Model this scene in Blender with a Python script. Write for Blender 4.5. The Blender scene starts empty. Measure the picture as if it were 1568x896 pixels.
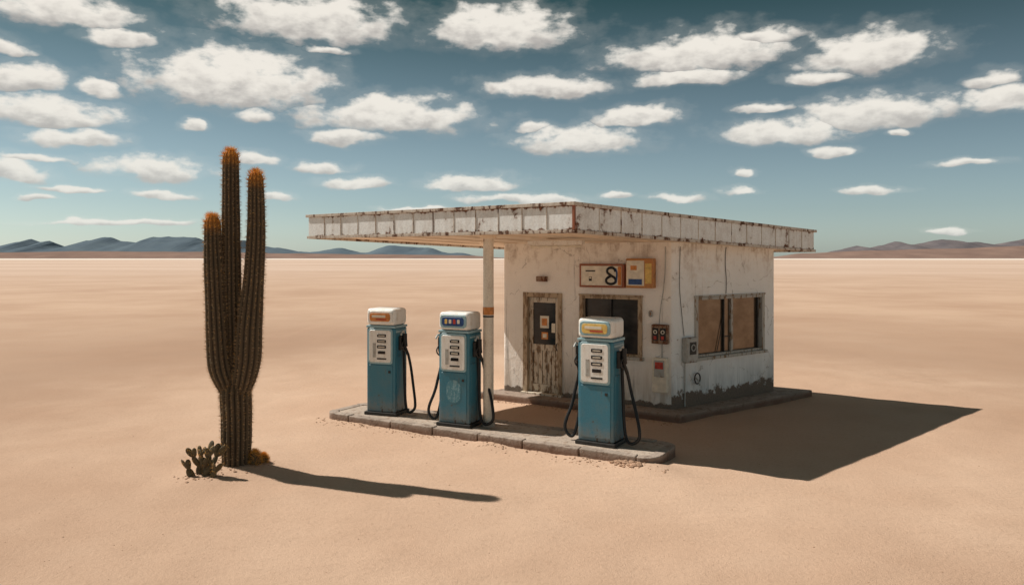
import bpy, bmesh, math, random
from mathutils import Vector, Matrix, noise as mnoise
random.seed(7)
scene = bpy.context.scene
scene.view_settings.view_transform = 'Standard'
scene.view_settings.look = 'None'
scene.view_settings.exposure = 0

# ------------------------------------------------------------------ node helpers
class NT:
    def __init__(s, tree): s.t = tree; s.n = tree.nodes; s.l = tree.links
    def link(s, a, b): s.l.new(a, b)
    def _in(s, node, i, v):
        if v is None: return
        if isinstance(v, bpy.types.NodeSocket): s.l.new(v, node.inputs[i])
        else: node.inputs[i].default_value = v
    def math(s, op, a, b=None, c=None, clamp=False):
        n = s.n.new('ShaderNodeMath'); n.operation = op; n.use_clamp = clamp
        s._in(n, 0, a); s._in(n, 1, b); s._in(n, 2, c); return n.outputs[0]
    def vmath(s, op, a, b=None):
        n = s.n.new('ShaderNodeVectorMath'); n.operation = op
        s._in(n, 0, a); s._in(n, 1, b)
        return n.outputs['Value'] if op in ('LENGTH', 'DOT_PRODUCT') else n.outputs[0]
    def noise(s, vec, scale, detail=5, rough=.55, dist=0):
        n = s.n.new('ShaderNodeTexNoise'); s._in(n, 'Vector', vec)
        n.inputs['Scale'].default_value = scale; n.inputs['Detail'].default_value = detail
        n.inputs['Roughness'].default_value = rough; n.inputs['Distortion'].default_value = dist
        return n.outputs[0]
    def noisec(s, vec, scale, detail=3):
        n = s.n.new('ShaderNodeTexNoise'); s._in(n, 'Vector', vec)
        n.inputs['Scale'].default_value = scale; n.inputs['Detail'].default_value = detail
        return n.outputs[1]
    def mapr(s, v, a, b, c=0., d=1., smooth=False):
        n = s.n.new('ShaderNodeMapRange')
        if smooth: n.interpolation_type = 'SMOOTHSTEP'
        s._in(n, 0, v); n.inputs[1].default_value = a; n.inputs[2].default_value = b
        n.inputs[3].default_value = c; n.inputs[4].default_value = d; return n.outputs[0]
    def mix(s, f, a, b, mode='MIX'):
        n = s.n.new('ShaderNodeMix'); n.data_type = 'RGBA'; n.blend_type = mode
        s._in(n, 0, f)
        for i, v in ((6, a), (7, b)):
            if isinstance(v, (tuple, list)): v = (v[0], v[1], v[2], 1)
            s._in(n, i, v)
        return n.outputs[2]
    def coord(s, w='Object'):
        return s.n.new('ShaderNodeTexCoord').outputs[w]
    def scale(s, v, sc):
        n = s.n.new('ShaderNodeMapping'); s._in(n, 0, v); n.inputs['Scale'].default_value = sc
        return n.outputs[0]
    def sep(s, v):
        n = s.n.new('ShaderNodeSeparateXYZ'); s._in(n, 0, v); return n.outputs
    def bump(s, h, strength=.3, dist=.01):
        n = s.n.new('ShaderNodeBump'); s._in(n, 'Height', h)
        n.inputs['Strength'].default_value = strength; n.inputs['Distance'].default_value = dist
        return n.outputs[0]

def newmat(name):
    m = bpy.data.materials.new(name); m.use_nodes = True
    t = NT(m.node_tree); p = m.node_tree.nodes['Principled BSDF']
    return m, t, p
def setp(t, p, base=None, rough=None, metal=None, normal=None, spec=None):
    for k, v in (('Base Color', base), ('Roughness', rough), ('Metallic', metal), ('Normal', normal), ('Specular IOR Level', spec)):
        if v is None: continue
        if isinstance(v, (tuple, list)): v = (v[0], v[1], v[2], 1)
        t._in(p, k, v)
def simple(name, col, rough=.6, var=.25, scale=8, metal=0, bump=.1, spec=.4):
    m, t, p = newmat(name); c = t.coord()
    n = t.noise(c, scale, 4); f = t.mapr(n, .3, .7)
    d = tuple(x * (1 - var) for x in col); b = tuple(min(1, x * (1 + var)) for x in col)
    setp(t, p, t.mix(f, d, b), rough, metal, t.bump(t.noise(c, scale * 6, 3), bump, .004) if bump else None, spec)
    return m
def weathered(name, col, rust=(.14, .055, .025), amount=.56, edge=.25, scale=5, rough=.45, dirt=(.25, .2, .15), gen=True, streak=True, bump=.3, halo=.55, low=0.):
    """painted sheet metal with rust blooming from noise and from panel edges"""
    m, t, p = newmat(name); c = t.coord()
    n1 = t.noise(c, scale, 8, .68)
    st = t.noise(t.scale(c, (scale * 3, scale * 3, scale * .35)), 1, 5, .6)
    v = t.math('ADD', t.math('MULTIPLY', n1, .65), t.math('MULTIPLY', st, .35)) if streak else n1
    if gen:
        z = t.sep(t.coord('Generated'))[2]
        e = t.math('POWER', t.math('MULTIPLY', t.math('ABSOLUTE', t.math('SUBTRACT', z, .5)), 2), 7)
        v = t.math('ADD', v, t.math('MULTIPLY', e, edge))
    mask = t.mapr(v, amount, amount + .045, 0, 1)
    hl = t.mapr(v, amount - .12, amount + .03, 0, halo)
    fine = t.noise(c, scale * 9, 4)
    fade = t.mix(t.mapr(fine, .3, .7), tuple(x * .85 for x in col), tuple(min(1, x * 1.08) for x in col))
    if low:
        lz = t.math('MULTIPLY', t.mapr(z, 0, .3, low, 0), t.mapr(n1, .35, .6))
        fade = t.mix(lz, fade, (.30, .22, .16))
    col1 = t.mix(hl, fade, dirt)
    rc = t.mix(t.mapr(fine, .35, .65), tuple(x * .4 for x in rust), tuple(x * 1.7 for x in rust))
    colr = t.mix(mask, col1, rc)
    setp(t, p, colr, t.mapr(mask, 0, 1, rough, .9), None, t.bump(fine, bump, .003))
    return m

# ------------------------------------------------------------------ materials
def make_stucco(name, tint, seed, lowdamage, drip):
    m, t, p = newmat(name); c = t.coord(); x, y, z = t.sep(c)
    cc = t.vmath('ADD', c, (seed, seed * 1.7, 0))
    big = t.noise(cc, 1.1, 5, .6); med = t.noise(cc, 6, 7, .65); fine = t.noise(cc, 34, 4, .6)
    streak = t.noise(t.scale(cc, (6, 6, .8)), 1, 6, .7, .6)
    thin = t.noise(t.scale(cc, (17, 17, .45)), 1, 4, .6, .3)
    colr = t.mix(t.mapr(big, .35, .65), tuple(v * .94 for v in tint), tint)
    patch = t.mapr(t.math('ADD', t.math('MULTIPLY', big, .6), t.math('MULTIPLY', med, .4)), .53, .66, 0, .34)
    colr = t.mix(patch, colr, (.62, .54, .45))
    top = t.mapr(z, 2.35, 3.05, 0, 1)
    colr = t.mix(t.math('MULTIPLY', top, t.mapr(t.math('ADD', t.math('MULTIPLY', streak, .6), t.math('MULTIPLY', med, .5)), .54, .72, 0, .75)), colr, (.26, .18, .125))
    colr = t.mix(t.math('MULTIPLY', t.mapr(thin, .65, .69, 0, drip), t.mapr(big, .40, .55, 0, 1)), colr, (.15, .135, .125))
    low = t.mapr(z, .12, lowdamage, 1, 0)
    lm = t.mapr(t.math('ADD', t.math('MULTIPLY', low, .55), t.math('MULTIPLY', med, .65)), .60, .66)
    dirt = t.math('MULTIPLY', t.mapr(z, .1, 1.0, .85, 0), t.mapr(streak, .38, .60, .12, 1))
    colr = t.mix(dirt, colr, (.33, .37, .38) if seed else (.44, .36, .28))
    colr = t.mix(lm, colr, t.mix(fine, (.10, .085, .075), (.28, .22, .17)))
    colr = t.mix(t.mapr(med, .69, .71), colr, (.38, .30, .23))
    vo = t.n.new('ShaderNodeTexVoronoi'); vo.feature = 'DISTANCE_TO_EDGE'; vo.inputs['Scale'].default_value = .8
    t.link(t.vmath('ADD', cc, t.vmath('MULTIPLY', t.noisec(cc, 2.2, 5), (.7, .7, .7))), vo.inputs['Vector'])
    crack = t.math('MULTIPLY', t.mapr(vo.outputs['Distance'], .002, .008, 1, 0), t.mapr(med, .45, .55, 0, .5))
    colr = t.mix(crack, colr, (.17, .14, .12))
    h = t.math('ADD', t.math('MULTIPLY', med, .8), t.math('MULTIPLY', fine, .4))
    setp(t, p, colr, .9, None, t.bump(h, .65, .03), .2)
    return m
M_stucco = make_stucco('stucco', (.94, .91, .86), 0, .34, .5)
M_stucco2 = make_stucco('stucco_side', (.92, .95, .95), 13, .68, .8)
M_fascia = weathered('fascia_paint', (.84, .87, .87), amount=.592, edge=.14, scale=3.6, dirt=(.52, .46, .40), halo=.48)
M_trim = weathered('trim_rusty', (.64, .59, .52), rust=(.11, .05, .027), amount=.52, edge=0, scale=6, dirt=(.36, .25, .17), gen=False)
M_soffit = simple('soffit_cream', (.80, .69, .56), .8, .14, 1.5)
M_post = weathered('post_paint', (.76, .69, .58), amount=.62, edge=.02, scale=5, dirt=(.45, .35, .25))
M_blue = weathered('blue_paint', (.036, .19, .275), rust=(.09, .05, .03), amount=.605, edge=.06, scale=6, rough=.40, dirt=(.09, .18, .21), low=.65)
M_bluel = weathered('pale_blue_paint', (.30, .48, .54), amount=.63, edge=.02, scale=9, rough=.4, dirt=(.25, .32, .34))
M_white = weathered('white_enamel', (.84, .83, .79), amount=.62, edge=.02, scale=8, rough=.35, dirt=(.56, .48, .38))
M_dark = simple('dark_metal', (.03, .028, .026), .5, .4, 20)
M_rubber = simple('rubber', (.012, .012, .013), .45, .3, 30, bump=0)
M_black = simple('black_gloss', (.012, .012, .014), .15, .2, 10, bump=0)
M_orange = simple('orange_paint', (.60, .23, .06), .5, .3, 14)
M_yellow = simple('yellow_paint', (.70, .48, .14), .5, .25, 14)
M_red = simple('red_paint', (.45, .05, .035), .5, .3, 16)
M_navy = simple('navy_paint', (.02, .07, .22), .4, .3, 16)
M_cream = simple('cream_sign', (.76, .70, .58), .5, .15, 10)
M_case = weathered('sign_case_paint', (.33, .10, .045), amount=.56, edge=0, scale=10, dirt=(.22, .1, .05), gen=False)
M_case2 = weathered('orange_case_paint', (.55, .23, .06), amount=.55, edge=0, scale=9, dirt=(.35, .18, .08), gen=False)
M_rustbox = weathered('box_rusty', (.30, .17, .09), amount=.50, edge=.1, scale=9, gen=True)
M_metal = weathered('grey_box', (.45, .46, .44), amount=.60, edge=.08, scale=11)
def make_wood(name, paint, amt):
    m, t, p = newmat(name); c = t.coord()
    g = t.noise(t.scale(c, (45, 45, 3)), 1, 5, .65); b = t.noise(t.scale(c, (14, 14, 4)), 1, 6, .65)
    wood = t.mix(g, (.12, .08, .05), (.38, .27, .18))
    f = t.mapr(b, amt, amt + .05)
    col = t.mix(f, wood, t.mix(g, tuple(x * .75 for x in paint), paint))
    setp(t, p, col, .85, None, t.bump(g, .6, .006), .2); return m
M_wood = make_wood('weathered_wood', (.74, .66, .54), .44)
M_frame = make_wood('frame_wood', (.52, .41, .29), .44)
M_frameg = make_wood('grey_frame_wood', (.54, .53, .49), .42)
def make_glass(name, a, b, rough, metal):
    m, t, p = newmat(name); c = t.coord()
    n = t.noise(t.scale(c, (1.2, 1.2, 2.2)), 2, 6, .6)
    f = t.mapr(n, .35, .7)
    setp(t, p, t.mix(f, a, b), t.mapr(n, .3, .7, rough, rough + .2), metal, t.bump(t.noise(c, 1.3, 2), .06, .02), .5); return m
M_glassd = make_glass('dusty_dark_glass', (.012, .013, .016), (.04, .038, .036), .06, 0)
M_glassb = make_glass('dusty_brown_glass', (.14, .105, .075), (.24, .185, .135), .04, .65)

def make_conc(name, a, b, red):
    m, t, p = newmat(name); c = t.coord()
    n = t.noise(c, 2.2, 6, .65); f = t.noise(c, 30, 4, .6); m2 = t.noise(c, 7, 5, .7)
    col = t.mix(t.mapr(n, .3, .7), a, b)
    col = t.mix(t.mapr(f, .56, .7, 0, .5), col, tuple(v * .4 for v in a))
    col = t.mix(t.mapr(m2, .52, .66, 0, .7), col, tuple(v * .62 for v in red))
    z = t.sep(c)[2]
    col = t.mix(t.math('MULTIPLY', t.mapr(z, .05, .148, .95, 0), t.mapr(n, .3, .55, .6, 1)), col, red)
    setp(t, p, col, .92, None, t.bump(t.math('ADD', t.math('MULTIPLY', m2, 1.4), t.math('MULTIPLY', f, .6)), .8, .02), .2); return m
M_conc = make_conc('concrete', (.38, .32, .27), (.54, .46, .38), (.32, .19, .12))
M_kerb = make_conc('kerb_concrete', (.28, .23, .19), (.46, .38, .32), (.19, .11, .075))

def make_sand():
    m, t, p = newmat('sand'); c = t.coord(); x, y, z = t.sep(c)
    r = t.vmath('LENGTH', c)
    big = t.noise(t.vmath('ADD', c, (31, 8, 0)), .11, 4, .6); med = t.noise(c, .7, 4, .6); fine = t.noise(c, 20, 4, .72); gr = t.noise(c, 80, 2, .7)
    col = t.mix(t.mapr(big, .34, .64), (.53, .355, .25), (.68, .49, .36))
    # vignette-style darkening painted into the sand colour away from the forecourt
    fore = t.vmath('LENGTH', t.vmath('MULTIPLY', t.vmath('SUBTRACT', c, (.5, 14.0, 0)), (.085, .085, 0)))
    vignette = t.math('MULTIPLY', t.mapr(t.math('ADD', fore, t.math('MULTIPLY', med, .35)), .7, 1.3, 0, .72, True), t.mapr(r, 14, 45, 1, .25))
    col = t.mix(vignette, col, (.325, .205, .14))
    col = t.mix(t.mapr(med, .38, .68, 0, .25), col, (.50, .32, .215))
    col = t.mix(t.mapr(fine, .53, .70, 0, .28), col, (.34, .21, .14))
    col = t.mix(t.mapr(gr, .3, .68, .26, 0), col, (.27, .17, .12))
    far = t.mapr(r, 25, 220, 0, 1, True)  # paler with distance: pale salt flat plus horizon haze painted into the colour
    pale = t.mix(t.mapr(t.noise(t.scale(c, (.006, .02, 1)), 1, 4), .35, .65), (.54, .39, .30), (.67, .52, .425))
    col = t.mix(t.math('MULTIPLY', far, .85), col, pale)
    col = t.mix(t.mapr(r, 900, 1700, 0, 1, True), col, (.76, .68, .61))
    rip = t.noise(t.scale(c, (1.6, 7.5, 1)), 1, 2, .5, .7)
    h = t.math('ADD', t.math('MULTIPLY', rip, t.mapr(big, .40, .60, .2, .8)), t.math('MULTIPLY', fine, .5))
    h = t.math('ADD', h, t.math('MULTIPLY', med, .8)); h = t.math('ADD', h, t.math('MULTIPLY', gr, .18))
    bn = t.n.new('ShaderNodeBump'); bn.inputs['Distance'].default_value = .03
    t.link(h, bn.inputs['Height']); t.link(t.mapr(r, 8, 60, .75, .10), bn.inputs['Strength'])
    setp(t, p, col, .95, None, bn.outputs[0], .1); return m
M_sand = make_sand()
M_clod = simple('sand_clods', (.40, .255, .17), .95, .3, 9, bump=0)

# ------------------------------------------------------------------ mesh helpers
def link(ob): scene.collection.objects.link(ob); return ob
def empty(name, loc=(0, 0, 0), rotz=0):
    e = bpy.data.objects.new(name, None); e.location = loc; e.rotation_euler = (0, 0, rotz)
    e.empty_display_size = .2; return link(e)
def adopt(ob, par, world=False):
    ob.parent = par
    if world: ob.matrix_parent_inverse = Matrix.Translation(-Vector(par.location))
def mesh_obj(name, verts, faces, mat, par=None, world=True, bevel=0, seg=2, smooth=False):
    bm = bmesh.new(); vs = [bm.verts.new(v) for v in verts]
    for f in faces:
        try: bm.faces.new([vs[i] for i in f])
        except ValueError: pass
    bmesh.ops.recalc_face_normals(bm, faces=bm.faces)
    if bevel: bmesh.ops.bevel(bm, geom=list(bm.edges), offset=bevel, segments=seg, profile=.5, affect='EDGES', clamp_overlap=True)
    me = bpy.data.meshes.new(name); bm.to_mesh(me); bm.free()
    if smooth: me.polygons.foreach_set('use_smooth', [True] * len(me.polygons))
    me.materials.append(mat)
    ob = link(bpy.data.objects.new(name, me))
    if par: adopt(ob, par, world)
    return ob
BF = [(0, 1, 2, 3), (4, 5, 6, 7), (0, 1, 5, 4), (1, 2, 6, 5), (2, 3, 7, 6), (3, 0, 4, 7)]
def hexa(name, b, tp, mat, par, world=True, bevel=0, seg=2):
    return mesh_obj(name, list(b) + list(tp), BF, mat, par, world, bevel, seg)
class Frame:
    def __init__(s, o, u, n): s.o = Vector((o[0], o[1], 0)); s.u = Vector((u[0], u[1], 0)).normalized(); s.n = Vector((n[0], n[1], 0)).normalized()
    def p(s, a, b, z): return s.o + s.u * a + s.n * b + Vector((0, 0, z))
    def box(s, name, a0, a1, b0, b1, z0, z1, mat, par, bevel=.004):
        return hexa(name, [s.p(a0, b0, z0), s.p(a1, b0, z0), s.p(a1, b1, z0), s.p(a0, b1, z0)],
                    [s.p(a0, b0, z1), s.p(a1, b0, z1), s.p(a1, b1, z1), s.p(a0, b1, z1)], mat, par, True, bevel)
def lbox(name, x0, x1, y0, y1, z0, z1, mat, par, bevel=.005, seg=2):
    return hexa(name, [(x0, y0, z0), (x1, y0, z0), (x1, y1, z0), (x0, y1, z0)],
                [(x0, y0, z1), (x1, y0, z1), (x1, y1, z1), (x0, y1, z1)], mat, par, False, bevel, seg)
def plate(name, cx, cz, w, h, r, y0, y1, mat, par, bevel=.004):
    pts = []
    for (sx, sz, a0) in ((1, 1, 0), (-1, 1, 90), (-1, -1, 180), (1, -1, 270)):
        for k in range(6):
            a = math.radians(a0 + 18 * k); pts.append((cx + sx * (w / 2 - r) + r * math.cos(a), cz + sz * (h / 2 - r) + r * math.sin(a)))
    n = len(pts); vs = [(a, y0, b) for a, b in pts] + [(a, y1, b) for a, b in pts]
    fs = [tuple(range(n)), tuple(range(n, 2 * n))] + [(i, (i + 1) % n, n + (i + 1) % n, n + i) for i in range(n)]
    return mesh_obj(name, vs, fs, mat, par, False, bevel, 1)
def tube(name, pts, r, mat, par, world=False, cyclic=False):
    cu = bpy.data.curves.new(name, 'CURVE'); cu.dimensions = '3D'; cu.bevel_depth = r; cu.bevel_resolution = 3; cu.use_fill_caps = True
    sp = cu.splines.new('NURBS'); sp.points.add(len(pts) - 1)
    for i, q in enumerate(pts): sp.points[i].co = (q[0], q[1], q[2], 1)
    sp.order_u = 3; sp.use_endpoint_u = not cyclic; sp.use_cyclic_u = cyclic; sp.resolution_u = 8
    cu.materials.append(mat); ob = link(bpy.data.objects.new(name, cu))
    if par: adopt(ob, par, world)
    return ob
def cyl(name, c, r, z0, z1, mat, par, world=True, n=24, r2=None):
    r2 = r if r2 is None else r2
    vs = [(c[0] + r * math.cos(2 * math.pi * i / n), c[1] + r * math.sin(2 * math.pi * i / n), z0) for i in range(n)]
    vs += [(c[0] + r2 * math.cos(2 * math.pi * i / n), c[1] + r2 * math.sin(2 * math.pi * i / n), z1) for i in range(n)]
    fs = [tuple(range(n)), tuple(range(n, 2 * n))] + [(i, (i + 1) % n, n + (i + 1) % n, n + i) for i in range(n)]
    return mesh_obj(name, vs, fs, mat, par, world)

# ------------------------------------------------------------------ ground
ie = Vector((.8596, -.511)); inn = Vector((.511, .8596)); IO = Vector((-3.26, 12.945)); IL, IWd = 5.98, 1.05
def ground_h(x, y):
    h = 0
    for (mx, my, s, a) in ((-3.66, 9.97, .42, .06), (-3.9, 9.55, .35, .03), (-3.46, 10.1, .3, .03), (1.85, 9.9, .22, .05)):
        h += a * math.exp(-((x - mx) ** 2 + (y - my) ** 2) / (2 * s * s))
    if -30 < x < 30 and -5 < y < 50:
        fade = min(1, max(0, (30 - abs(x)) / 10)) * min(1, max(0, (50 - y) / 15))
        h += fade * (.035 * mnoise.noise(Vector((x * .45, y * .45, 3))) + .012 * mnoise.noise(Vector((x * 2.1, y * 2.1, 9))) - .012)
        d = Vector((x, y)) - IO; a = d.dot(ie); b = d.dot(inn)
        if -.5 < a < IL + .5 and -.7 < b < .2:
            e = min(1, max(0, (a + .5) / .5)) * min(1, max(0, (IL + .5 - a) / .5))
            h += e * (.045 + .05 * mnoise.noise(Vector((a * 1.6, 1, 5)))) * math.exp(-(b / .16) ** 2)
    return h
def axis(lo_near, hi_near, step, far):
    a = [lo_near + i * step for i in range(int((hi_near - lo_near) / step) + 1)]
    s = step; v = a[-1]; up = []
    while v < far: s *= 1.35; v += s; up.append(v)
    s = step; v = a[0]; dn = []
    while v > -far: s *= 1.35; v -= s; dn.append(v)
    return dn[::-1] + a + up
xs = axis(-9, 10, .1, 7000); ys = axis(3.5, 18, .1, 7000)
gv = [(x, y, ground_h(x, y)) for y in ys for x in xs]; nx = len(xs)
gf = [(j * nx + i, j * nx + i + 1, (j + 1) * nx + i + 1, (j + 1) * nx + i) for j in range(len(ys) - 1) for i in range(nx - 1)]
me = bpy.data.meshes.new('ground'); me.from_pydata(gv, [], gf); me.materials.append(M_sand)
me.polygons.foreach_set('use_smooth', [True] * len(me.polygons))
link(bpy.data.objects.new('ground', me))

# ------------------------------------------------------------------ hills
def hills(name, prof, dist, mat, rough, depth=900, seed=0):
    P = []
    for i in range(len(prof) - 1):
        (a, h), (b, k) = prof[i], prof[i + 1]
        n = max(2, int((b - a) * 260))
        for j in range(n):
            f = j / n; P.append((a + (b - a) * f, h + (k - h) * (f * f * (3 - 2 * f))))
    P.append(prof[-1]); rows = 9; vs = []; fs = []
    for i, (tx, h) in enumerate(P):
        for r in range(rows):
            q = r / (rows - 1); s = 1 - abs(q * 2 - 1) if q > .5 else q * 2
            yy = dist + (q - .5) * depth
            x = tx * dist
            hh = h * (s ** .8)
            hh += rough * s * mnoise.fractal(Vector((x * .008, yy * .008, seed)), 1, 2, 5)
            vs.append((x, yy, max(-2, hh) if s > 0 else -3))
    for i in range(len(P) - 1):
        for r in range(rows - 1):
            a = i * rows + r; fs.append((a, a + rows, a + rows + 1, a + 1))
    mesh_obj(name, vs, fs, mat)
def hz(px, py, d): return ((px - 784) / 1150, (395 - py) / 1150 * d + 2.8)
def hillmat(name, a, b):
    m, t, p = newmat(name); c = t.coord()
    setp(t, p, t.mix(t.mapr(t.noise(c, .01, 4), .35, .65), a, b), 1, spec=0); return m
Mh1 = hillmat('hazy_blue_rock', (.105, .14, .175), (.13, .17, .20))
Mh2 = hillmat('brown_rock', (.22, .15, .125), (.28, .19, .155))
L1 = [(-200, 384), (-60, 376), (0, 379), (30, 371), (48, 366), (60, 373), (76, 370), (92, 379), (115, 379), (132, 368), (165, 364), (190, 370), (210, 372), (235, 363), (300, 363), (322, 371), (350, 380), (370, 367), (392, 379), (425, 379), (470, 387), (520, 381), (560, 387), (600, 375), (650, 380), (690, 388), (745, 394), (770, 396)]
R1 = [(1200, 396), (1262, 388), (1295, 381), (1312, 376), (1330, 379), (1350, 377), (1375, 371), (1400, 374), (1440, 367), (1480, 370), (1530, 374), (1548, 368), (1600, 364), (1700, 372), (1850, 385)]
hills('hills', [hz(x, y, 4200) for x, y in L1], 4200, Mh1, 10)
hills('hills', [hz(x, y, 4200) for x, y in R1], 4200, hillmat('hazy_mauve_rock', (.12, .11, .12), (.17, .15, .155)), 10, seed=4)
L2 = [(-250, 388), (0, 387), (120, 385), (300, 386), (420, 388), (600, 390), (700, 391), (790, 395.5)]
R2 = [(1170, 395.5), (1230, 388), (1330, 384), (1450, 381), (1570, 377), (1700, 380), (1900, 388)]
hills('hills', [hz(x, y, 3100) for x, y in L2], 3100, Mh2, 1.5, 500)
hills('hills', [hz(x, y, 3100) for x, y in R2], 3100, Mh2, 1.5, 500, 4)

# ------------------------------------------------------------------ building
A = Vector((2.83, 13.25)); fw = Vector((-.839, .544)); nF = Vector((-.544, -.839)); rw = Vector((.797, .604)); nR = Vector((.604, -.797))
LF, LR = 3.60, 3.10
C0 = Vector((.87, 10.60)); uS = Vector((-.818, .576)); uT = Vector((.762, .648)); SW, TW = 5.63, 6.75
def zb(t): return 3.15 - .235 * t / TW
def skew(s, t, z): q = C0 + uS * s + uT * t; return (q.x, q.y, zb(t) + z)
station = empty('gas_station_building', (2.5, 15.2, 0))
FF = Frame(A, fw, nF); FR = Frame(A, rw, nR)
def wall_body():
    c = [A, A + fw * LF, A + fw * LF + rw * LR, A + rw * LR]
    def top(q):
        d = q - C0; det = uS.x * uT.y - uS.y * uT.x
        t = (uS.x * d.y - uS.y * d.x) / det; return zb(t) + .09
    bm = bmesh.new()
    lo = [bm.verts.new((q.x, q.y, .05)) for q in c]; hi = [bm.verts.new((q.x, q.y, top(q))) for q in c]
    for f in [lo[::-1], hi] + [[lo[i], lo[(i + 1) % 4], hi[(i + 1) % 4], hi[i]] for i in range(4)]: bm.faces.new(f)
    bmesh.ops.recalc_face_normals(bm, faces=bm.faces)
    ve = [e for e in bm.edges if abs(e.verts[0].co.x - e.verts[1].co.x) < 1e-5 and abs(e.verts[0].co.y - e.verts[1].co.y) < 1e-5]
    bmesh.ops.bevel(bm, geom=ve, offset=.07, segments=5, profile=.5, affect='EDGES')
    me = bpy.data.meshes.new('walls'); bm.to_mesh(me); bm.free()
    ob = link(bpy.data.objects.new('walls', me)); me.materials.append(M_stucco); me.materials.append(M_stucco2)
    cut = [FF.box('c', 2.24, 3.08, -.16, .2, .121, 2.07, M_dark, None, 0), FF.box('c', .60, 1.80, -.18, .2, 1.0, 2.09, M_dark, None, 0),
           FR.box('c', .63, 2.67, -.18, .2, .99, 2.08, M_dark, None, 0)]
    for k in cut:
        md = ob.modifiers.new('b', 'BOOLEAN'); md.operation = 'DIFFERENCE'; md.object = k; md.solver = 'EXACT'
    bpy.context.view_layer.update()
    dg = bpy.context.evaluated_depsgraph_get()
    nm = bpy.data.meshes.new_from_object(ob.evaluated_get(dg)); ob.modifiers.clear(); ob.data = nm; nm.name = 'walls'
    nm.materials.clear(); nm.materials.append(M_stucco); nm.materials.append(M_stucco2)
    for f in nm.polygons:
        f.material_index = 1 if f.normal.x * nR.x + f.normal.y * nR.y > .75 else 0
    for k in cut: bpy.data.objects.remove(k)
    adopt(ob, station, True)
wall_body()
def skq(a0, b0, a1, b1):
    return [A + fw * a + rw * b for a, b in ((a0, b0), (a1, b0), (a1, b1), (a0, b1))]
q = skq(-.42, -.42, LF + .15, LR + .55)
hexa('plinth', [(v.x, v.y, -.15) for v in q], [(v.x, v.y, .125) for v in q], M_kerb, station, True, .02)
def sbox(name, s0, s1, t0, t1, z0, z1, mat, bevel=.004):
    return hexa(name, [skew(s0, t0, z0), skew(s1, t0, z0), skew(s1, t1, z0), skew(s0, t1, z0)],
                [skew(s0, t0, z1), skew(s1, t0, z1), skew(s1, t1, z1), skew(s0, t1, z1)], mat, station, True, bevel)
sbox('canopy_slab', .02, SW - .02, .02, TW - .02, .045, .40, M_soffit, 0)
for nm, a in (('lower', (0, .05, .03)), ('upper', (.39, .44, .045))):
    z0, z1, o = a
    sbox('fascia_trim_' + nm, -o, SW + o, -o, .02, z0, z1, M_trim)
    sbox('fascia_trim_' + nm, -o, SW + o, TW - .02, TW + o, z0, z1, M_trim)
    sbox('fascia_trim_' + nm, -o, .02, .021, TW - .021, z0, z1, M_trim)
    sbox('fascia_trim_' + nm, SW - .02, SW + o, .021, TW - .021, z0, z1, M_trim)
n1 = 13; w = SW / n1
for i in range(n1):
    o = random.uniform(0, .007)
    for t0, t1 in ((-.014 - o, .018), (TW - .018, TW + .014)):
        sbox('fascia_panel', i * w + .004, (i + 1) * w - .004, t0, t1, .051, .389, M_fascia, .003)
    if i: sbox('fascia_batten', i * w - .005, i * w + .005, -.026, .015, .051, .389, M_trim, 0)
n2 = 14; w2 = (TW - .04) / n2
for i in range(n2):
    o = random.uniform(0, .007)
    for s0, s1 in ((-.014 - o, .018), (SW - .018, SW + .014)):
        sbox('fascia_panel', s0, s1, .02 + i * w2 + .004, .02 + (i + 1) * w2 - .004, .051, .389, M_fascia, .003)
    if i: sbox('fascia_batten', -.026, .015, .02 + i * w2 - .005, .02 + i * w2 + .005, .051, .389, M_trim, 0)
sbox('fascia_corner', -.030, .0, -.030, .0, .051, .389, M_case, 0)
for i in range(1, 6): sbox('soffit_batten', SW * i / 6 - .03, SW * i / 6 + .03, .05, 3.0, .028, .05, M_soffit)
post = empty('canopy_post', (-.375, 11.93, .15))
cyl('post_shaft', (-.375, 11.93), .083, .15, 3.2, M_post, post)
cyl('post_foot', (-.375, 11.93), .12, .13, .20, M_conc, post, True, 24, .10)
cyl('post_band', (-.375, 11.93), .089, 1.9, 2.02, M_orange, post)
cyl('post_band_lower', (-.375, 11.93), .0875, 1.86, 1.885, M_dark, post)
cyl('post_cap', (-.375, 11.93), .13, 3.10, 3.17, M_soffit, post)
f0 = Frame((1.18, 12.45), (-.88, .47), (-.47, -.88))
f0.box('light_tray', 0, 1.0, -.07, .07, 3.02, 3.09, M_white, station)
tube('light_tube', [f0.p(.04, 0, 2.99), f0.p(.5, 0, 2.99), f0.p(.96, 0, 2.99)], .02, M_cream, station, True)

# door
FF.box('door_frame_l', 3.0, 3.10, -.12, .025, .125, 2.12, M_frame, station)
FF.box('door_frame_r', 2.22, 2.31, -.12, .025, .125, 2.12, M_frame, station)
FF.box('door_frame_top', 2.312, 2.998, -.12, .022, 2.03, 2.118, M_frame, station)
FF.box('door_sill', 2.2, 3.12, -.14, .08, .115, .16, M_wood, station)
FF.box('door_stile_l', 2.91, 2.998, -.10, -.055, .165, 2.02, M_wood, station)
FF.box('door_stile_r', 2.312, 2.40, -.10, -.055, .165, 2.02, M_wood, station)
for z0, z1 in ((.165, .32), (.98, 1.10), (1.92, 2.02)): FF.box('door_rail', 2.402, 2.908, -.10, -.058, z0, z1, M_wood, station)
for i in range(5): FF.box('door_plank', 2.406 + i * .1012, 2.494 + i * .1012, -.095, -.068 + random.uniform(-.006, .004), .322, .978, M_wood, station)
FF.box('door_pane', 2.402, 2.908, -.09, -.08, 1.102, 1.918, M_glassd, station, 0)
FF.box('door_notice', 2.56, 2.76, -.078, -.075, 1.42, 1.66, M_cream, station, 0)
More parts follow.
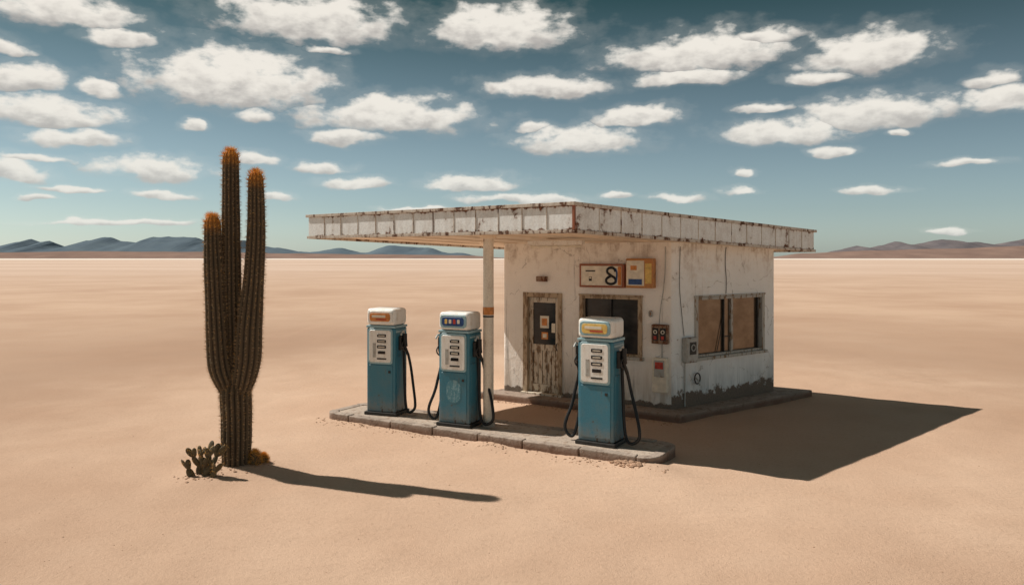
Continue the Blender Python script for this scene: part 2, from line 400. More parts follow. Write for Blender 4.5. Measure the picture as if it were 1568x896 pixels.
FF.box('door_notice_art', 2.60, 2.72, -.074, -.073, 1.47, 1.61, M_orange, station, 0)
FF.box('door_notice_small', 2.58, 2.73, -.078, -.075, 1.20, 1.34, M_orange, station, 0)
FF.box('door_notice_small_art', 2.61, 2.70, -.074, -.073, 1.23, 1.31, M_cream, station, 0)
FF.box('door_notice_side', 2.42, 2.50, -.078, -.075, 1.34, 1.52, M_cream, station, 0)
tube('door_handle', [FF.p(2.355, -.05, 1.0), FF.p(2.355, .0, 1.01), FF.p(2.355, .0, 1.13), FF.p(2.355, -.05, 1.14)], .009, M_dark, station, True)
FF.box('lamp_box', 2.54, 2.76, 0, .09, 2.34, 2.44, M_rustbox, station, .01)
def window(F, a0, a1, z0, z1, mull, glass, fr):
    F.box('window_frame_side', a0 - .035, a0 + .045, -.13, .03, z0 + .002, z1, fr, station)
    F.box('window_frame_side', a1 - .045, a1 + .035, -.13, .03, z0 + .002, z1, fr, station)
    F.box('window_frame_top', a0 + .047, a1 - .047, -.13, .027, z1 - .05, z1 - .002, fr, station)
    F.box('window_head', a0 - .05, a1 + .05, -.05, .036, z1 + .001, z1 + .03, fr, station)
    F.box('window_sill', a0 - .07, a1 + .07, -.13, .075, z0 - .055, z0, M_frameg, station)
    F.box('window_frame_low', a0 + .047, a1 - .047, -.13, .01, z0 + .001, z0 + .04, fr, station)
    for mm, ww in mull: F.box('mullion', mm - ww, mm + ww, -.10, -.03, z0 + .041, z1 - .051, fr if ww > .02 else M_dark, station)
    F.box('window_pane', a0 + .04, a1 - .04, -.085, -.07, z0 + .03, z1 - .04, glass, station, 0)
window(FF, .60, 1.80, 1.0, 2.09, [(1.21, .012)], M_glassd, M_frame)
window(FR, .63, 2.67, .99, 2.08, [(1.74, .03), (1.50, .012), (2.56, .012)], M_glassb, M_frameg)
FR.box('window_rail', 1.52, 1.70, -.068, -.05, 1.30, 1.32, M_dark, station)
tube('window_stay', [FR.p(1.30, -.05, 1.04), FR.p(1.42, -.045, 1.4), FR.p(1.50, -.05, 1.75)], .008, M_dark, station, True)
# signs
sign = empty('wall_sign', FF.p(1.3, 0, 2.48))
FF.box('sign_case', .88, 1.80, .005, .10, 2.25, 2.69, M_case, sign, .012)
FF.box('sign_face', .925, 1.755, .101, .108, 2.29, 2.65, M_cream, sign, .002)
FF.box('sign_bar', 1.46, 1.66, .109, .111, 2.545, 2.57, M_dark, sign, 0)
FF.box('sign_pump_icon', 1.53, 1.59, .109, .111, 2.37, 2.45, M_dark, sign, 0)
FF.box('sign_pump_icon_window', 1.54, 1.58, .112, .113, 2.415, 2.44, M_cream, sign, 0)
FF.box('sign_edge_panel', .93, 1.0, .109, .111, 2.30, 2.64, M_orange, sign, 0)
def ring(F, name, a, z, r, th, b, mat, par, sx=1):
    return tube(name, [F.p(a + sx * r * math.cos(k * math.pi / 5), b, z + r * math.sin(k * math.pi / 5)) for k in range(10)], th, mat, par, True, True)
# looping brush-stroke glyph: open upper hook running into a closed lower loop, with a blue flick beside it
gl = [(1.045, 2.545), (1.06, 2.60), (1.13, 2.625), (1.21, 2.60), (1.22, 2.53), (1.14, 2.475), (1.05, 2.43), (1.04, 2.35), (1.12, 2.315), (1.22, 2.33), (1.245, 2.40), (1.18, 2.455), (1.12, 2.47)]
tube('sign_glyph', [FF.p(a, .110, z) for a, z in gl], .024, M_black, sign, True)
tube('sign_glyph_flick', [FF.p(1.05, .108, 2.60), FF.p(1.02, .108, 2.56), FF.p(1.02, .108, 2.44), FF.p(1.04, .108, 2.34)], .016, M_navy, sign, True)
sign2 = empty('wall_sign', FF.p(.55, 0, 2.5))
FF.box('sign_case', .30, .82, .004, .17, 2.26, 2.79, M_case2, sign2, .02)
FF.box('sign_face', .46, .80, .171, .178, 2.30, 2.75, M_cream, sign2, .004)
FF.box('sign_art', .50, .76, .179, .181, 2.32, 2.42, M_navy, sign2, 0)
FF.box('sign_art_upper', .60, .72, .179, .181, 2.58, 2.66, M_orange, sign2, 0)
FF.box('sign_side_panel', .32, .44, .171, .176, 2.34, 2.7, M_yellow, sign2, .004)
mb = empty('electric_meter_box', FF.p(.18, 0, 1.45))
FF.box('case', .05, .35, .002, .12, 1.28, 1.62, M_rustbox, mb, .015)
for a in (.13, .27):
    FF.box('dial_plate', a - .055, a + .055, .121, .127, 1.34, 1.56, M_dark, mb, .002)
    ring(FF, 'dial', a, 1.49, .03, .008, .13, M_cream, mb)
    FF.box('fuse', a - .025, a + .025, .128, .145, 1.36, 1.42, M_red, mb, .004)
ex = empty('extinguisher_cabinet', FF.p(.18, 0, .72))
FF.box('case', .06, .33, .002, .13, .42, 1.03, M_cream, ex, .015)
FF.box('inset', .10, .29, .131, .137, .70, .99, M_metal, ex, .002)
FF.box('label', .12, .27, .138, .142, .84, .96, M_red, ex, .002)
gg = empty('pressure_gauge', FF.p(.40, 0, 1.8)); ring(FF, 'gauge_ring', .40, 1.8, .05, .012, .035, M_metal, gg, .6)
FF.box('gauge_body', .375, .425, .001, .03, 1.75, 1.86, M_rustbox, gg, .008)
tube('conduit', [FF.p(.12, .02, 3.0), FF.p(.12, .025, 2.6), FF.p(.16, .02, 2.2), FF.p(.22, .02, 1.9), FF.p(.24, .02, 1.62)], .008, M_metal, station, True)
tube('conduit_low', [FF.p(.18, .03, 1.28), FF.p(.18, .03, 1.03)], .014, M_metal, station, True)
mb2 = empty('electric_meter_box', FR.p(.4, 0, 1.15))
FR.box('case', .24, .54, .002, .14, .93, 1.38, M_metal, mb2, .03)
FR.box('dial_plate', .30, .48, .141, .146, 1.08, 1.30, M_dark, mb2, .003)
ring(FR, 'dial', .39, 1.2, .055, .01, .15, M_metal, mb2)
tube('conduit', [FR.p(.30, .03, .93), FR.p(.30, .03, .5), FR.p(.30, .03, .15)], .013, M_metal, mb2, True)
hr = empty('water_tap', FR.p(.62, 0, .6)); ring(FR, 'wheel', .62, .62, .10, .012, .05, M_dark, hr, .8)
tube('spout', [FR.p(.62, .0, .62), FR.p(.62, .08, .62), FR.p(.62, .1, .5)], .014, M_metal, hr, True)
tube('wall_cable', [FR.p(1.5, .012, 3.0), FR.p(1.46, .012, 2.7), FR.p(1.52, .012, 2.4), FR.p(1.5, .012, 2.13)], .006, M_dark, station, True)
tube('wall_cable', [FR.p(.2, .012, 3.0), FR.p(.16, .012, 2.4), FR.p(.22, .012, 1.9), FR.p(.3, .012, 1.4)], .005, M_dark, station, True)

# ------------------------------------------------------------------ pump island
island = empty('pump_island', (-.4, 11.8, 0))
def rrect(inset, r):
    x0, x1, y0, y1 = inset, IL - inset, inset, IWd - inset
    def arc(cx, cy, a0): return [(cx + r * math.cos(math.radians(a0 + 10 * k)), cy + r * math.sin(math.radians(a0 + 10 * k))) for k in range(10)]
    def ln(a, b, n): return [(a[0] + (b[0] - a[0]) * i / n, a[1] + (b[1] - a[1]) * i / n) for i in range(1, n)]
    c1 = arc(x0 + r, y0 + r, 180); c2 = arc(x1 - r, y0 + r, 270); c3 = arc(x1 - r, y1 - r, 0); c4 = arc(x0 + r, y1 - r, 90)
    return c1 + ln(c1[-1], c2[0], 84) + c2 + ln(c2[-1], c3[0], 6) + c3 + ln(c3[-1], c4[0], 84) + c4 + ln(c4[-1], c1[0], 6)
def iw(p, z): v = IO + ie * p[0] + inn * p[1]; return (v.x, v.y, z)
outer, inner = rrect(0, .26), rrect(.15, .13); N = len(outer)
i = 0
while i < N:
    st = random.choice((12, 13, 14)); j = min(N, i + st); idx = [k % N for k in range(i, j + 1)]
    dz = random.uniform(-.010, .006); gap = .009; push = random.uniform(-.008, .008)
    vs = []; m = len(idx)
    for kk, k in enumerate(idx):
        o, n_ = Vector(outer[k]), Vector(inner[k])
        if kk in (0, m - 1):
            k2 = idx[1] if kk == 0 else idx[-2]
            o = o + (Vector(outer[k2]) - o).normalized() * gap
            if (Vector(inner[k2]) - n_).length > 1e-6: n_ = n_ + (Vector(inner[k2]) - n_).normalized() * gap
        w_ = .007 * mnoise.noise(Vector((o.x * 5, o.y * 5, 1))) + push
        od = (o - n_).normalized(); o = o + od * w_
        zt = .15 + dz + .006 * mnoise.noise(Vector((o.x * 7, o.y * 7, 4)))
        vs += [iw(o, -.1), iw(o, zt), iw(n_, .15 + dz), iw(n_, -.1)]
    fs = [(0, 1, 2, 3), (4 * m - 4, 4 * m - 3, 4 * m - 2, 4 * m - 1)]
    for a in range(m - 1):
        for b in range(4): fs.append((a * 4 + b, a * 4 + (b + 1) % 4, a * 4 + 4 + (b + 1) % 4, a * 4 + 4 + b))
    ob = mesh_obj('kerb_stone', vs, fs, M_kerb, island)
    bv = ob.modifiers.new('bev', 'BEVEL'); bv.width = .016; bv.segments = 3; bv.limit_method = 'ANGLE'
    i = j
inn2 = rrect(.03, .23)
mesh_obj('island_slab', [iw(p, -.1) for p in inn2] + [iw(p, .134) for p in inn2], [tuple(range(N)), tuple(range(N, 2 * N))] + [(k, (k + 1) % N, N + (k + 1) % N, N + k) for k in range(N)], M_conc, island)

# ------------------------------------------------------------------ pumps
def nozzle(par, sx, W):
    x = sx * (W / 2)
    a, b = sorted((x + sx * .002, x + sx * .05)); lbox('nozzle_holster', a, b, -.10, .04, 1.10, 1.34, M_dark, par, .012)
    X = x + sx * .085
    tube('nozzle_spout', [(X - sx * .01, -.03, 1.36), (X, -.05, 1.42), (X, -.11, 1.43), (X, -.16, 1.37)], .015, M_metal, par)
    tube('nozzle_body', [(X, -.02, 1.38), (X, -.03, 1.28), (X + sx * .005, -.01, 1.16)], .038, M_rubber, par)
    tube('nozzle_handle', [(X, -.04, 1.18), (X + sx * .012, .0, 1.10), (X + sx * .02, .05, 1.02)], .026, M_rubber, par)
    tube('nozzle_guard', [(X, -.03, 1.26), (X, -.14, 1.22), (X, -.13, 1.12), (X + sx * .01, -.02, 1.08)], .011, M_dark, par)
def hose(par, sx, W, reach, low, fy):
    x = sx * W / 2; s = sx
    tube('hose', [(x + s * .105, .05, 1.03), (x + s * .12, .08, .92), (x + s * .17, .06, .72), (x + s * (reach * .9), .0, .48), (x + s * (reach + .05), fy, .26),
                  (x + s * (reach + .05), fy, low), (x + s * (reach * .75), fy, low - .08), (x + s * .12, fy * .6, low - .02), (x + s * .07, 0, .40), (x + s * .05, .02, .9), (x + s * .03, .03, 1.15)], .0235, M_rubber, par)
def pump(loc, th, label, sides, emb, reach=.26):
    P = empty('fuel_pump', (loc[0], loc[1], .136), -math.radians(th)); W, D = .545, .42; h = W / 2; d = D / 2
    lbox('foot', -h - .035, h + .035, -d - .035, d + .035, 0, .055, M_dark, P, .01)
    lbox('cabinet', -h, h, -d, d, .055, 1.475, M_blue, P, .022, 3)
    lbox('head_band', -h - .008, h + .008, -d - .008, d + .008, 1.477, 1.515, M_bluel, P, .008)
    lbox('head', -h - .004, h + .004, -d - .012, d + .004, 1.517, 1.805, M_white, P, .06, 5)
    plate('head_bezel', 0, 1.66, W * .86, .205, .06, -d - .034, -d - .0, M_bluel if label is not M_orange else M_white, P, .006)
    plate('head_label', 0, 1.66, W * .72, .14, .045, -d - .040, -d - .03, label, P, .003)
    if label is M_navy:
        for k, mm in enumerate((M_yellow, M_cream, M_red, M_cream)): plate('label_mark', -.12 + k * .075, 1.66, .045, .075 - .012 * (k % 2), .012, -d - .044, -d - .039, mm, P, 0)
    else:
        plate('label_mark', -.02, 1.675, .26, .04, .01, -d - .044, -d - .039, M_cream, P, 0)
        plate('label_mark_low', .03, 1.625, .2, .02, .006, -d - .044, -d - .039, M_red, P, 0)
    plate('face_frame', -.005, 1.17, W * .86, .60, .05, -d - .016, -d + .0, M_bluel, P, .005)
    plate('face_plate', -.005, 1.17, W * .76, .54, .04, -d - .028, -d - .01, M_white, P, .005)
    for k in range(4):
        zz = 1.35 - k * .095
        plate('counter_window', .03, zz, .17 - .03 * (k == 3), .05, .008, -d - .033, -d - .026, M_black, P, .001)
        if k < 3: plate('counter_digits', .03, zz, .12, .014, .003, -d - .0355, -d - .032, M_cream, P, 0)
    plate('face_text', -.11, 1.10, .06, .24, .006, -d - .031, -d - .027, M_metal, P, 0)
    plate('face_text_low', .03, .96, .18, .025, .005, -d - .031, -d - .027, M_dark, P, 0)
    plate('service_door', 0, .48, W * .84, .74, .02, -d - .010, -d + .002, M_blue, P, .004)
    lbox('door_latch', h * .55, h * .7, -d - .022, -d - .009, .72, .76, M_dark, P, .003)
    if emb: plate('faded_emblem', 0, .56, .25, .36, .12, -d - .0125, -d - .008, M_emb, P, 0)
    lbox('side_panel', h - .001, h + .010, -d + .04, d - .04, .12, 1.0, M_blue, P, .004)
    lbox('side_trim', h - .001, h + .006, -d + .03, d - .03, 1.40, 1.43, M_bluel, P, .002)
    for sx in sides: nozzle(P, sx, W); hose(P, sx, W, reach if sx > 0 else .22, .12, -.08)
    return P
M_emb = weathered('faded_emblem_paint', (.06, .23, .31), rust=(.20, .36, .42), amount=.5, edge=0, scale=14, dirt=(.11, .26, .32), gen=False)
pump((-2.15, 12.92), 20, M_orange, (1,), False, .26)
pump((-.83, 12.05), 25, M_navy, (-1, 1), True, .31)
pump((1.29, 10.85), 30, M_yellow, (-1, 1), False, .29)

# ------------------------------------------------------------------ cactus
M_cact, t, p = newmat('cactus_skin')
at = t.n.new('ShaderNodeAttribute'); at.attribute_name = 'tipf'
at2 = t.n.new('ShaderNodeAttribute'); at2.attribute_name = 'rib'
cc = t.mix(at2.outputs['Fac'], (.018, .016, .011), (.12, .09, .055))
cc = t.mix(t.mapr(t.noise(t.coord(), 12, 4), .4, .7, 0, .5), cc, (.09, .06, .035))
cc = t.mix(at.outputs['Fac'], cc, (.50, .20, .03))
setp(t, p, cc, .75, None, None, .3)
M_spine = simple('spine_straw', (.48, .34, .20), .6, .3, 5, bump=0)
M_spineg = simple('spine_gold', (.78, .40, .08), .6, .3, 5, bump=0)
saguaro = empty('columnar_cactus', (-3.66, 9.97, 0))
sv, sf, sm = [], [], []
def spine(base, dirv, ln, wd, mi):
    side = dirv.cross(Vector((random.uniform(-1, 1), random.uniform(-1, 1), random.uniform(-1, 1)))).normalized() * wd * .5
    k = len(sv); sv.extend([base - side, base + side, base + dirv * ln]); sf.append((k, k + 1, k + 2)); sm.append(mi)
def catmull(P, n):
    out = []
    for i in range(len(P) - 1):
        p0, p1, p2, p3 = [Vector(P[max(0, min(len(P) - 1, k))]) for k in (i - 1, i, i + 1, i + 2)]
        for j in range(n):
            u = j / n; out.append(.5 * ((2 * p1) + (p2 - p0) * u + (2 * p0 - 5 * p1 + 4 * p2 - p3) * u * u + (3 * p1 - p0 - 3 * p2 + p3) * u ** 3))
    out.append(Vector(P[-1])); return out
def column(name, P, ribs, dome=True):
    pts = catmull([tuple(q) for q in P], 14)
    top = pts[-1]
    if dome:
        r = top[3]
        for a in (15, 30, 45, 58, 70, 80, 87):
            pts.append(Vector((top[0], top[1], top[2] + r * 1.15 * math.sin(math.radians(a)), r * math.cos(math.radians(a)))))
    ztop = pts[-1][2]; K = ribs * 8; vs = []; tf = []; rb = []
    for q in pts:
        wob = 1 + .03 * mnoise.noise(Vector((q[0] * 3, q[2] * 3.5, 2)))
        for k in range(K):
            a = 2 * math.pi * k / K; c = abs(math.cos(ribs * a / 2)) ** .8
            r = q[3] * wob * (1 - .17 * (1 - c)); vs.append((q[0] + r * math.cos(a), q[1] + r * math.sin(a), q[2]))
            tf.append(max(0, min(1, 1 - (ztop - q[2]) / .26)) ** 1.2 if dome else 0); rb.append(c)
    fs = [(i * K + k, i * K + (k + 1) % K, (i + 1) * K + (k + 1) % K, (i + 1) * K + k) for i in range(len(pts) - 1) for k in range(K)]
    fs.append(tuple((len(pts) - 1) * K + k for k in range(K)))
    me = bpy.data.meshes.new(name); me.from_pydata([(v[0] - 3.66, v[1] + 9.97, v[2]) for v in vs], [], fs)
    for nm, dt in (('tipf', tf), ('rib', rb)):
        a = me.attributes.new(nm, 'FLOAT', 'POINT'); a.data.foreach_set('value', dt)
    me.polygons.foreach_set('use_smooth', [True] * len(me.polygons)); me.materials.append(M_cact)
    ob = link(bpy.data.objects.new(name, me)); adopt(ob, saguaro, True)
    for i in range(len(pts) - 1):
        q0, q1 = pts[i], pts[i + 1]; L = max(.002, (q1 - q0).xyz.length); n = max(1, int(L / .022))
        for j in range(n):
            q = q0.lerp(q1, (j + random.random()) / n); tip = max(0, 1 - (ztop - q[2]) / .28) if dome else 0
            for r_ in range(ribs):
                a = 2 * math.pi * r_ / ribs; b = Vector((q[0] - 3.66 + q[3] * math.cos(a), q[1] + 9.97 + q[3] * math.sin(a), q[2] + random.uniform(-.008, .008)))
                for s_ in range(4 + int(8 * tip)):
                    dv = Vector((math.cos(a), math.sin(a), .1 + 1.2 * tip)) + Vector((random.gauss(0, .55), random.gauss(0, .55), random.gauss(0, .5)))
                    spine(b, dv.normalized(), random.uniform(.02, .055) * (1 + .6 * tip), .0036, 1 if random.random() < tip * 1.8 + .12 else 0)
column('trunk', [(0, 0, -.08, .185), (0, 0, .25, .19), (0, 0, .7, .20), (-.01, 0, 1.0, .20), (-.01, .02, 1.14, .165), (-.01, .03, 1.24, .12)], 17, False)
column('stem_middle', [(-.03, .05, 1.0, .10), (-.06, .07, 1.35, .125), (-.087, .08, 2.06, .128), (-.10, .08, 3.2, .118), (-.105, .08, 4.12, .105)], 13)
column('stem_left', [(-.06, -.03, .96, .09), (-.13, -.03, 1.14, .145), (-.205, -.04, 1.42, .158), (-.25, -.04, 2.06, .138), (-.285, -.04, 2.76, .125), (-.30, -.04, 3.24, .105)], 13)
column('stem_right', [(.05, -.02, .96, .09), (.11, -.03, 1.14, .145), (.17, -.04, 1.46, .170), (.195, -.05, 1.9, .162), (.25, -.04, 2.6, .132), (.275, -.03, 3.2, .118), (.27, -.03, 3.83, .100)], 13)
me = bpy.data.meshes.new('spines'); me.from_pydata([tuple(v) for v in sv], [], sf); me.materials.append(M_spine); me.materials.append(M_spineg)
me.polygons.foreach_set('material_index', sm); ob = link(bpy.data.objects.new('spines', me)); adopt(ob, saguaro, True)

# prickly pear
pear = empty('prickly_pear_cactus', (-3.93, 9.52, 0)); M_pad = simple('pad_green', (.095, .075, .04), .7, .4, 20, bump=.3)
def pad(base, dirv, ln, wd, yaw):
    bm = bmesh.new(); bmesh.ops.create_uvsphere(bm, u_segments=14, v_segments=10, radius=1)
    up = dirv.normalized(); fx = Vector((math.cos(yaw), math.sin(yaw), 0)); nrm = up.cross(fx).normalized(); fx = nrm.cross(up).normalized()
    for v in bm.verts:
        c = v.co.copy(); taper = 1 - .28 * (-c.z + 1) / 2
        v.co = base + up * (c.z + 1) * ln / 2 + fx * c.x * wd / 2 * taper + nrm * c.y * wd * .17 * taper
    me = bpy.data.meshes.new('pad'); bm.to_mesh(me); bm.free(); me.materials.append(M_pad); me.polygons.foreach_set('use_smooth', [True] * len(me.polygons))
    ob = link(bpy.data.objects.new('pad', me)); adopt(ob, pear, True); return base + up * ln * .95
psv, psf = [], []
def padspines(base, dirv, ln, wd):
    for _ in range(45):
        b = base + dirv.normalized() * random.uniform(.15, 1) * ln + Vector((random.uniform(-.4, .4) * wd, random.uniform(-.15, .15) * wd, 0))
        dv = (Vector((random.gauss(0, 1), random.gauss(0, 1), random.gauss(.3, .6)))).normalized(); s = dv.cross(Vector((0, 0, 1))).normalized() * .002
        k = len(psv); psv.extend([b - s, b + s, b + dv * .042]); psf.append((k, k + 1, k + 2))
def grow(base, dirv, ln, depth):
    wd = ln * .58; yaw = random.uniform(-.8, .8); tip = pad(base, dirv, ln, wd, yaw); padspines(base, dirv, ln, wd)
    if depth:
        for s in ([-1, 1] if depth > 1 or random.random() < .7 else [random.choice((-1, 1))]):
            nd = dirv.normalized() + Vector((s * random.uniform(.3, .6), random.uniform(-.3, .3), random.uniform(.2, .6)))
            grow(base.lerp(tip, random.uniform(.8, .97)), nd, ln * random.uniform(.82, .98), depth - 1)
for bx, dx, dp, l0 in ((-.09, -.6, 1, .18), (-.03, -.2, 2, .18), (.05, .3, 2, .21), (.02, .1, 2, .18), (.12, .6, 1, .16)):
    grow(Vector((-3.93 + bx, 9.52 + random.uniform(-.05, .05), -.02)), Vector((dx, random.uniform(-.2, .2), 1)), l0, dp)
me = bpy.data.meshes.new('spines'); me.from_pydata([tuple(v) for v in psv], [], psf); me.materials.append(M_spineg); adopt(link(bpy.data.objects.new('spines', me)), pear, True)
# small barrel cactus
barrel = empty('barrel_cactus', (-3.42, 9.98, 0)); sv.clear(); sf.clear(); sm.clear()
for bx, by, br in ((-3.42, 9.98, .085), (-3.34, 10.1, .055)):
    vs = []; K = 60; R = 12
    for i in range(R + 1):
        a = math.pi * i / R
        for k in range(K):
            b = 2 * math.pi * k / K; r = br * math.sin(a) * (1 - .12 * (1 - abs(math.cos(6 * b)))); vs.append((bx + r * math.cos(b), by + r * math.sin(b), br * 1.1 - br * 1.5 * math.cos(a) * 1.0 + .02))
    mesh_obj('body', vs, [(i * K + k, i * K + (k + 1) % K, (i + 1) * K + (k + 1) % K, (i + 1) * K + k) for i in range(R) for k in range(K)], M_pad, barrel, True, 0, 2, True)
    for _ in range(900):
        a = random.uniform(0, 2 * math.pi); e = random.uniform(-.4, 1.5); dv = Vector((math.cos(a) * math.cos(e), math.sin(a) * math.cos(e), math.sin(e)))
        spine(Vector((bx, by, br * 1.1 + .02)) + Vector((dv.x * br, dv.y * br, dv.z * br * 1.5)), (dv + Vector((random.gauss(0, .3), random.gauss(0, .3), random.gauss(0, .3)))).normalized(), .045, .004, 0)
me = bpy.data.meshes.new('spines'); me.from_pydata([tuple(v) for v in sv], [], sf); me.materials.append(M_spineg); adopt(link(bpy.data.objects.new('spines', me)), barrel, True)

# ------------------------------------------------------------------ gravel and clods
gvv, gff = [], []
def stone(x, y, s):
    bm = bmesh.new(); bmesh.ops.create_icosphere(bm, subdivisions=1, radius=1)
    sx, sy, sz = s * random.uniform(.7, 1.3), s * random.uniform(.7, 1.3), s * random.uniform(.45, .8); k = len(gvv); z = ground_h(x, y)
    for v in bm.verts: gvv.append((x + v.co.x * sx * random.uniform(.8, 1.2), y + v.co.y * sy * random.uniform(.8, 1.2), z + sz * .1 + v.co.z * sz * random.uniform(.8, 1.2)))
    for f in bm.faces: gff.append(tuple(k + v.index for v in f.verts))
    bm.free()
for _ in range(600):
    a = random.uniform(-.1, IL + .2); b = -abs(random.gauss(0, .13)) - .01
    if mnoise.noise(Vector((a * 1.3, 2, 2))) > random.uniform(-.4, .4):
        q = iw((a, b), 0); stone(q[0], q[1], random.choice((.005, .008, .010, .014)) * random.uniform(.7, 1.5))
for _ in range(80):
    q = iw((IL - random.uniform(.15, .6), random.gauss(-.05, .06)), 0); stone(q[0], q[1], random.uniform(.012, .042))
for _ in range(60):
    a = random.random() * 6.28; r = random.uniform(.18, .5); stone(-3.66 + r * math.cos(a), 9.97 + r * math.sin(a), random.uniform(.006, .025))
for _ in range(60):
    stone(-3.95 + random.gauss(0, .14), 9.5 + random.gauss(0, .12), random.uniform(.006, .022))
for _ in range(160):
    a = random.uniform(-.4, LF); q = A + fw * a - rw * (.45 + abs(random.gauss(0, .1))); stone(q.x, q.y, random.uniform(.006, .02))
for _ in range(2200):
    y = 3.6 + 14 * random.random() ** 1.1; x = random.uniform(-.75, .75) * y; stone(x, y, random.uniform(.002, .006) * (1.8 if random.random() < .05 else 1))
me = bpy.data.meshes.new('gravel'); me.from_pydata(gvv, [], gff); me.materials.append(M_clod); link(bpy.data.objects.new('gravel', me))

# ------------------------------------------------------------------ sun + sky
AZ = math.radians(-20.5); EL = math.radians(49.5)
ld = Vector((math.cos(AZ) * math.cos(EL), math.sin(AZ) * math.cos(EL), -math.sin(EL)))
sl = bpy.data.lights.new('sun', 'SUN'); sl.energy = 5.0; sl.angle = math.radians(.5); sl.color = (1, .93, .84)
so = link(bpy.data.objects.new('sun', sl)); so.rotation_euler = ld.to_track_quat('-Z', 'Y').to_euler()
wd = bpy.data.worlds.new('World'); scene.world = wd; wd.use_nodes = True
t = NT(wd.node_tree); bg = t.n['Background']; wout = t.n['World Output']
sky = t.n.new('ShaderNodeTexSky'); sky.sky_type = 'NISHITA'; sky.sun_disc = False; sky.sun_elevation = EL
sky.sun_rotation = math.atan2(-ld.x, -ld.y); sky.altitude = 600; sky.air_density = 1.0; sky.dust_density = 1.2; sky.ozone_density = 1.5
g = t.coord('Generated'); x, y, z = t.sep(g)
hlen = t.math('SQRT', t.math('ADD', t.math('MULTIPLY', x, x), t.math('MULTIPLY', y, y)))
u = t.math('ARCTAN2', x, y); v = t.math('DIVIDE', z, t.math('MAXIMUM', hlen, .02))
cb = t.n.new('ShaderNodeCombineXYZ'); t.link(u, cb.inputs[0]); t.link(v, cb.inputs[1]); P0 = cb.outputs[0]
hs = t.n.new('ShaderNodeHueSaturation'); hs.inputs['Saturation'].default_value = .60; t.link(sky.outputs[0], hs.inputs['Color'])
tint = t.mix(t.math('POWER', t.mapr(v, .0, .36, 0, 1), .8), (.93, 1.05, 1.06), (.075, .185, .160))
scol = t.mix(1.0, hs.outputs[0], tint, 'MULTIPLY')
n3 = t.noise(t.scale(g, (1, 1, 2.6)), 3.2, 6, .6)
t.link(t.mix(t.mapr(n3, .55, .66, 0, 1, True), scol, (8.6, 8.1, 7.4)), bg.inputs['Color']); bg.inputs['Strength'].default_value = .1
G = bpy.data.node_groups.new('cloud_puff', 'ShaderNodeTree')
for nm, ty in (('P', 'NodeSocketVector'), ('C', 'NodeSocketVector'), ('S', 'NodeSocketVector'), ('D', 'NodeSocketFloat'), ('H', 'NodeSocketFloat')):
    G.interface.new_socket(nm, in_out='INPUT', socket_type=ty)
for nm in ('D', 'H'): G.interface.new_socket(nm, in_out='OUTPUT', socket_type='NodeSocketFloat')
gt = NT(G); gi = G.nodes.new('NodeGroupInput'); go = G.nodes.new('NodeGroupOutput')
q = gt.vmath('MULTIPLY', gt.vmath('SUBTRACT', gi.outputs[0], gi.outputs[1]), gi.outputs[2]); lx, ly, lz = gt.sep(q)
yy = gt.math('MAXIMUM', ly, gt.math('MULTIPLY', ly, -2.0))
d = gt.math('SUBTRACT', 1, gt.math('SQRT', gt.math('ADD', gt.math('MULTIPLY', lx, lx), gt.math('MULTIPLY', yy, yy))))
c = gt.math('GREATER_THAN', d, gi.outputs[3])
gt.link(gt.math('MAXIMUM', d, gi.outputs[3]), go.inputs[0])
gt.link(gt.math('ADD', gi.outputs[4], gt.math('MULTIPLY', c, gt.math('SUBTRACT', ly, gi.outputs[4]))), go.inputs[1])
clouds = [(95, 15, 115, 26), (180, 57, 60, 14), (465, 25, 140, 38), (15, 70, 28, 12), (40, 117, 62, 24), (150, 137, 40, 10), (362, 118, 150, 44), (390, 178, 34, 11),
          (763, 42, 110, 34), (85, 170, 104, 22), (110, 210, 85, 14), (600, 175, 130, 26), (525, 210, 54, 13), (838, 133, 94, 17), (975, 177, 64, 15), (892, 213, 94, 20),
          (1070, 80, 145, 28), (1050, 118, 72, 14), (1172, 52, 52, 13), (1330, 78, 105, 32), (1250, 118, 55, 11), (1350, 168, 120, 24), (1200, 200, 92, 20), (1525, 120, 45, 13),
          (1540, 152, 65, 22), (1280, 232, 36, 8), (240, 256, 85, 18), (28, 258, 48, 20), (495, 254, 44, 8), (548, 280, 54, 9), (718, 278, 70, 12), (810, 303, 98, 8), (1135, 266, 20, 6),
          (1132, 292, 30, 6), (1038, 302, 44, 6), (1325, 291, 46, 6), (250, 299, 48, 6), (940, 300, 27, 5), (420, 299, 25, 7), (295, 192, 22, 7), (1375, 203, 20, 6), (60, 303, 30, 5),
          (105, 288, 55, 5), (1170, 165, 42, 8), (505, 77, 36, 6), (818, 197, 32, 8), (1455, 355, 38, 4), (180, 340, 130, 5), (400, 243, 30, 9), (1480, 250, 50, 6), (60, 243, 60, 7), (640, 318, 60, 4)]
def bear(px): return math.atan((px - 784) / 1150)
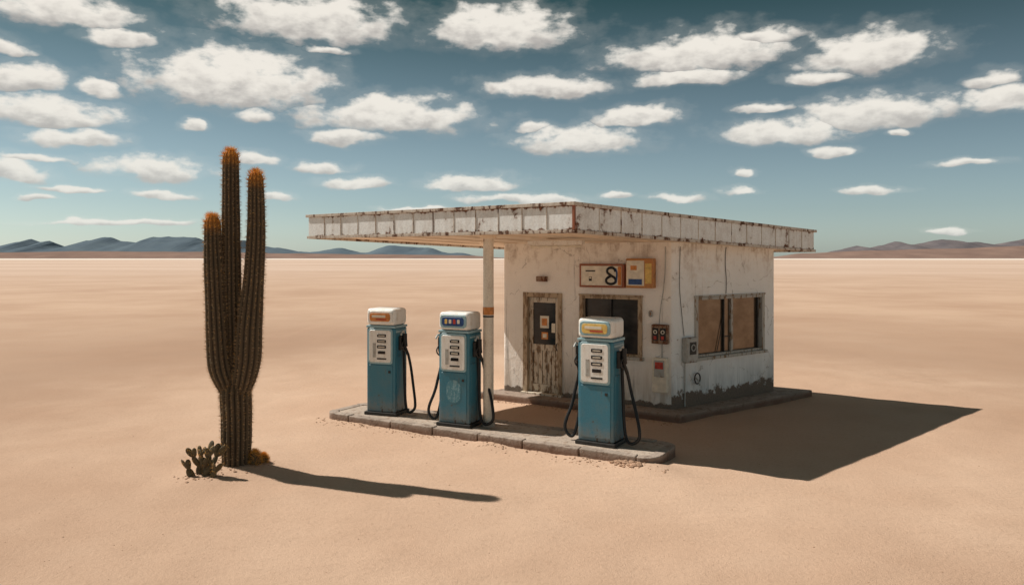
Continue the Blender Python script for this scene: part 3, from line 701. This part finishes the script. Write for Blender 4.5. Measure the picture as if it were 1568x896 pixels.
def sector(lo, hi):
    """sky for one range of compass bearings, with only the clouds that reach into it"""
    wn = t.vmath('SUBTRACT', t.noisec(t.scale(P0, (1, 1.7, 1)), 19, 3), (.5, .5, .5))
    P1 = t.vmath('ADD', P0, t.vmath('MULTIPLY', wn, (.045, .022, 0)))
    D = H = None
    for (cx, cy, hw, hh) in clouds:
        cu = bear(cx); cs = math.cos(cu); R = hw * 1.2 * cs * cs / 1150
        if cu + R * 1.5 + .03 < lo or cu - R * 1.5 - .03 > hi: continue
        n = t.n.new('ShaderNodeGroup'); n.node_tree = G; t.link(P1, n.inputs[0])
        n.inputs[1].default_value = (cu, (395 - (cy + .38 * hh)) / 1150 * cs, 0)
        n.inputs[2].default_value = (1 / R, 1150 / (1.68 * hh * cs), 0)
        if D is None: n.inputs[3].default_value = -9; n.inputs[4].default_value = 0
        else: t.link(D, n.inputs[3]); t.link(H, n.inputs[4])
        D, H = n.outputs[0], n.outputs[1]
    fb = t.noise(t.scale(P0, (1, 1.7, 1)), 24, 6, .55); fb2 = t.noise(t.scale(P0, (1, 1.6, 1)), 44, 3, .5)
    Dn = t.math('ADD', t.math('MAXIMUM', D, -1.2), t.math('MULTIPLY', t.math('SUBTRACT', fb, .5), 1.6))
    alpha = t.mapr(Dn, .0, .46, 0, 1, True)
    veil = t.mapr(Dn, -.35, .15, 0, .10, True)
    sh = t.math('ADD', t.math('ADD', H, t.math('MULTIPLY', t.math('SUBTRACT', fb2, .5), 1.2)), t.math('MULTIPLY', t.math('SUBTRACT', fb, .5), -1.2))
    ccol = t.mix(t.mapr(sh, -.60, .40, 0, 1, True), (4.5, 4.25, 4.0), (9.0, 8.5, 7.7))
    ccol = t.mix(t.mapr(v, .02, .22, .4, 0), ccol, (6.6, 7.1, 6.8))
    b = t.n.new('ShaderNodeBackground'); b.inputs['Strength'].default_value = .1
    t.link(t.mix(t.math('MAXIMUM', t.math('MULTIPLY', alpha, .95), veil), scol, ccol), b.inputs['Color']); return b.outputs[0]
edges = [-.68, -.50, -.36, -.22, -.08, .06, .20, .34, .50, .68]
out = sector(edges[-2], .9)
for k in range(len(edges) - 3, -1, -1):
    ms = t.n.new('ShaderNodeMixShader'); t.link(t.math('GREATER_THAN', u, edges[k + 1]), ms.inputs[0])
    t.link(sector(-.9 if k == 0 else edges[k], edges[k + 1]), ms.inputs[1]); t.link(out, ms.inputs[2]); out = ms.outputs[0]
inview = t.math('MULTIPLY', t.math('LESS_THAN', t.math('ABSOLUTE', u), .80), t.math('MULTIPLY', t.math('LESS_THAN', v, .42), t.math('GREATER_THAN', v, -.01)))
ms = t.n.new('ShaderNodeMixShader'); t.link(inview, ms.inputs[0]); t.link(bg.outputs[0], ms.inputs[1]); t.link(out, ms.inputs[2])
t.link(ms.outputs[0], wout.inputs['Surface'])
try: wd.cycles.sampling_method = 'MANUAL'; wd.cycles.sample_map_resolution = 512
except Exception: pass

# ------------------------------------------------------------------ camera
cd = bpy.data.cameras.new('camera'); co = link(bpy.data.objects.new('camera', cd)); scene.camera = co
co.location = (0, 0, 2.8); co.rotation_euler = (math.radians(90), 0, 0)
cd.sensor_width = 36; cd.lens = 26.4; cd.shift_y = -.0338; cd.clip_end = 20000; cd.clip_start = .05
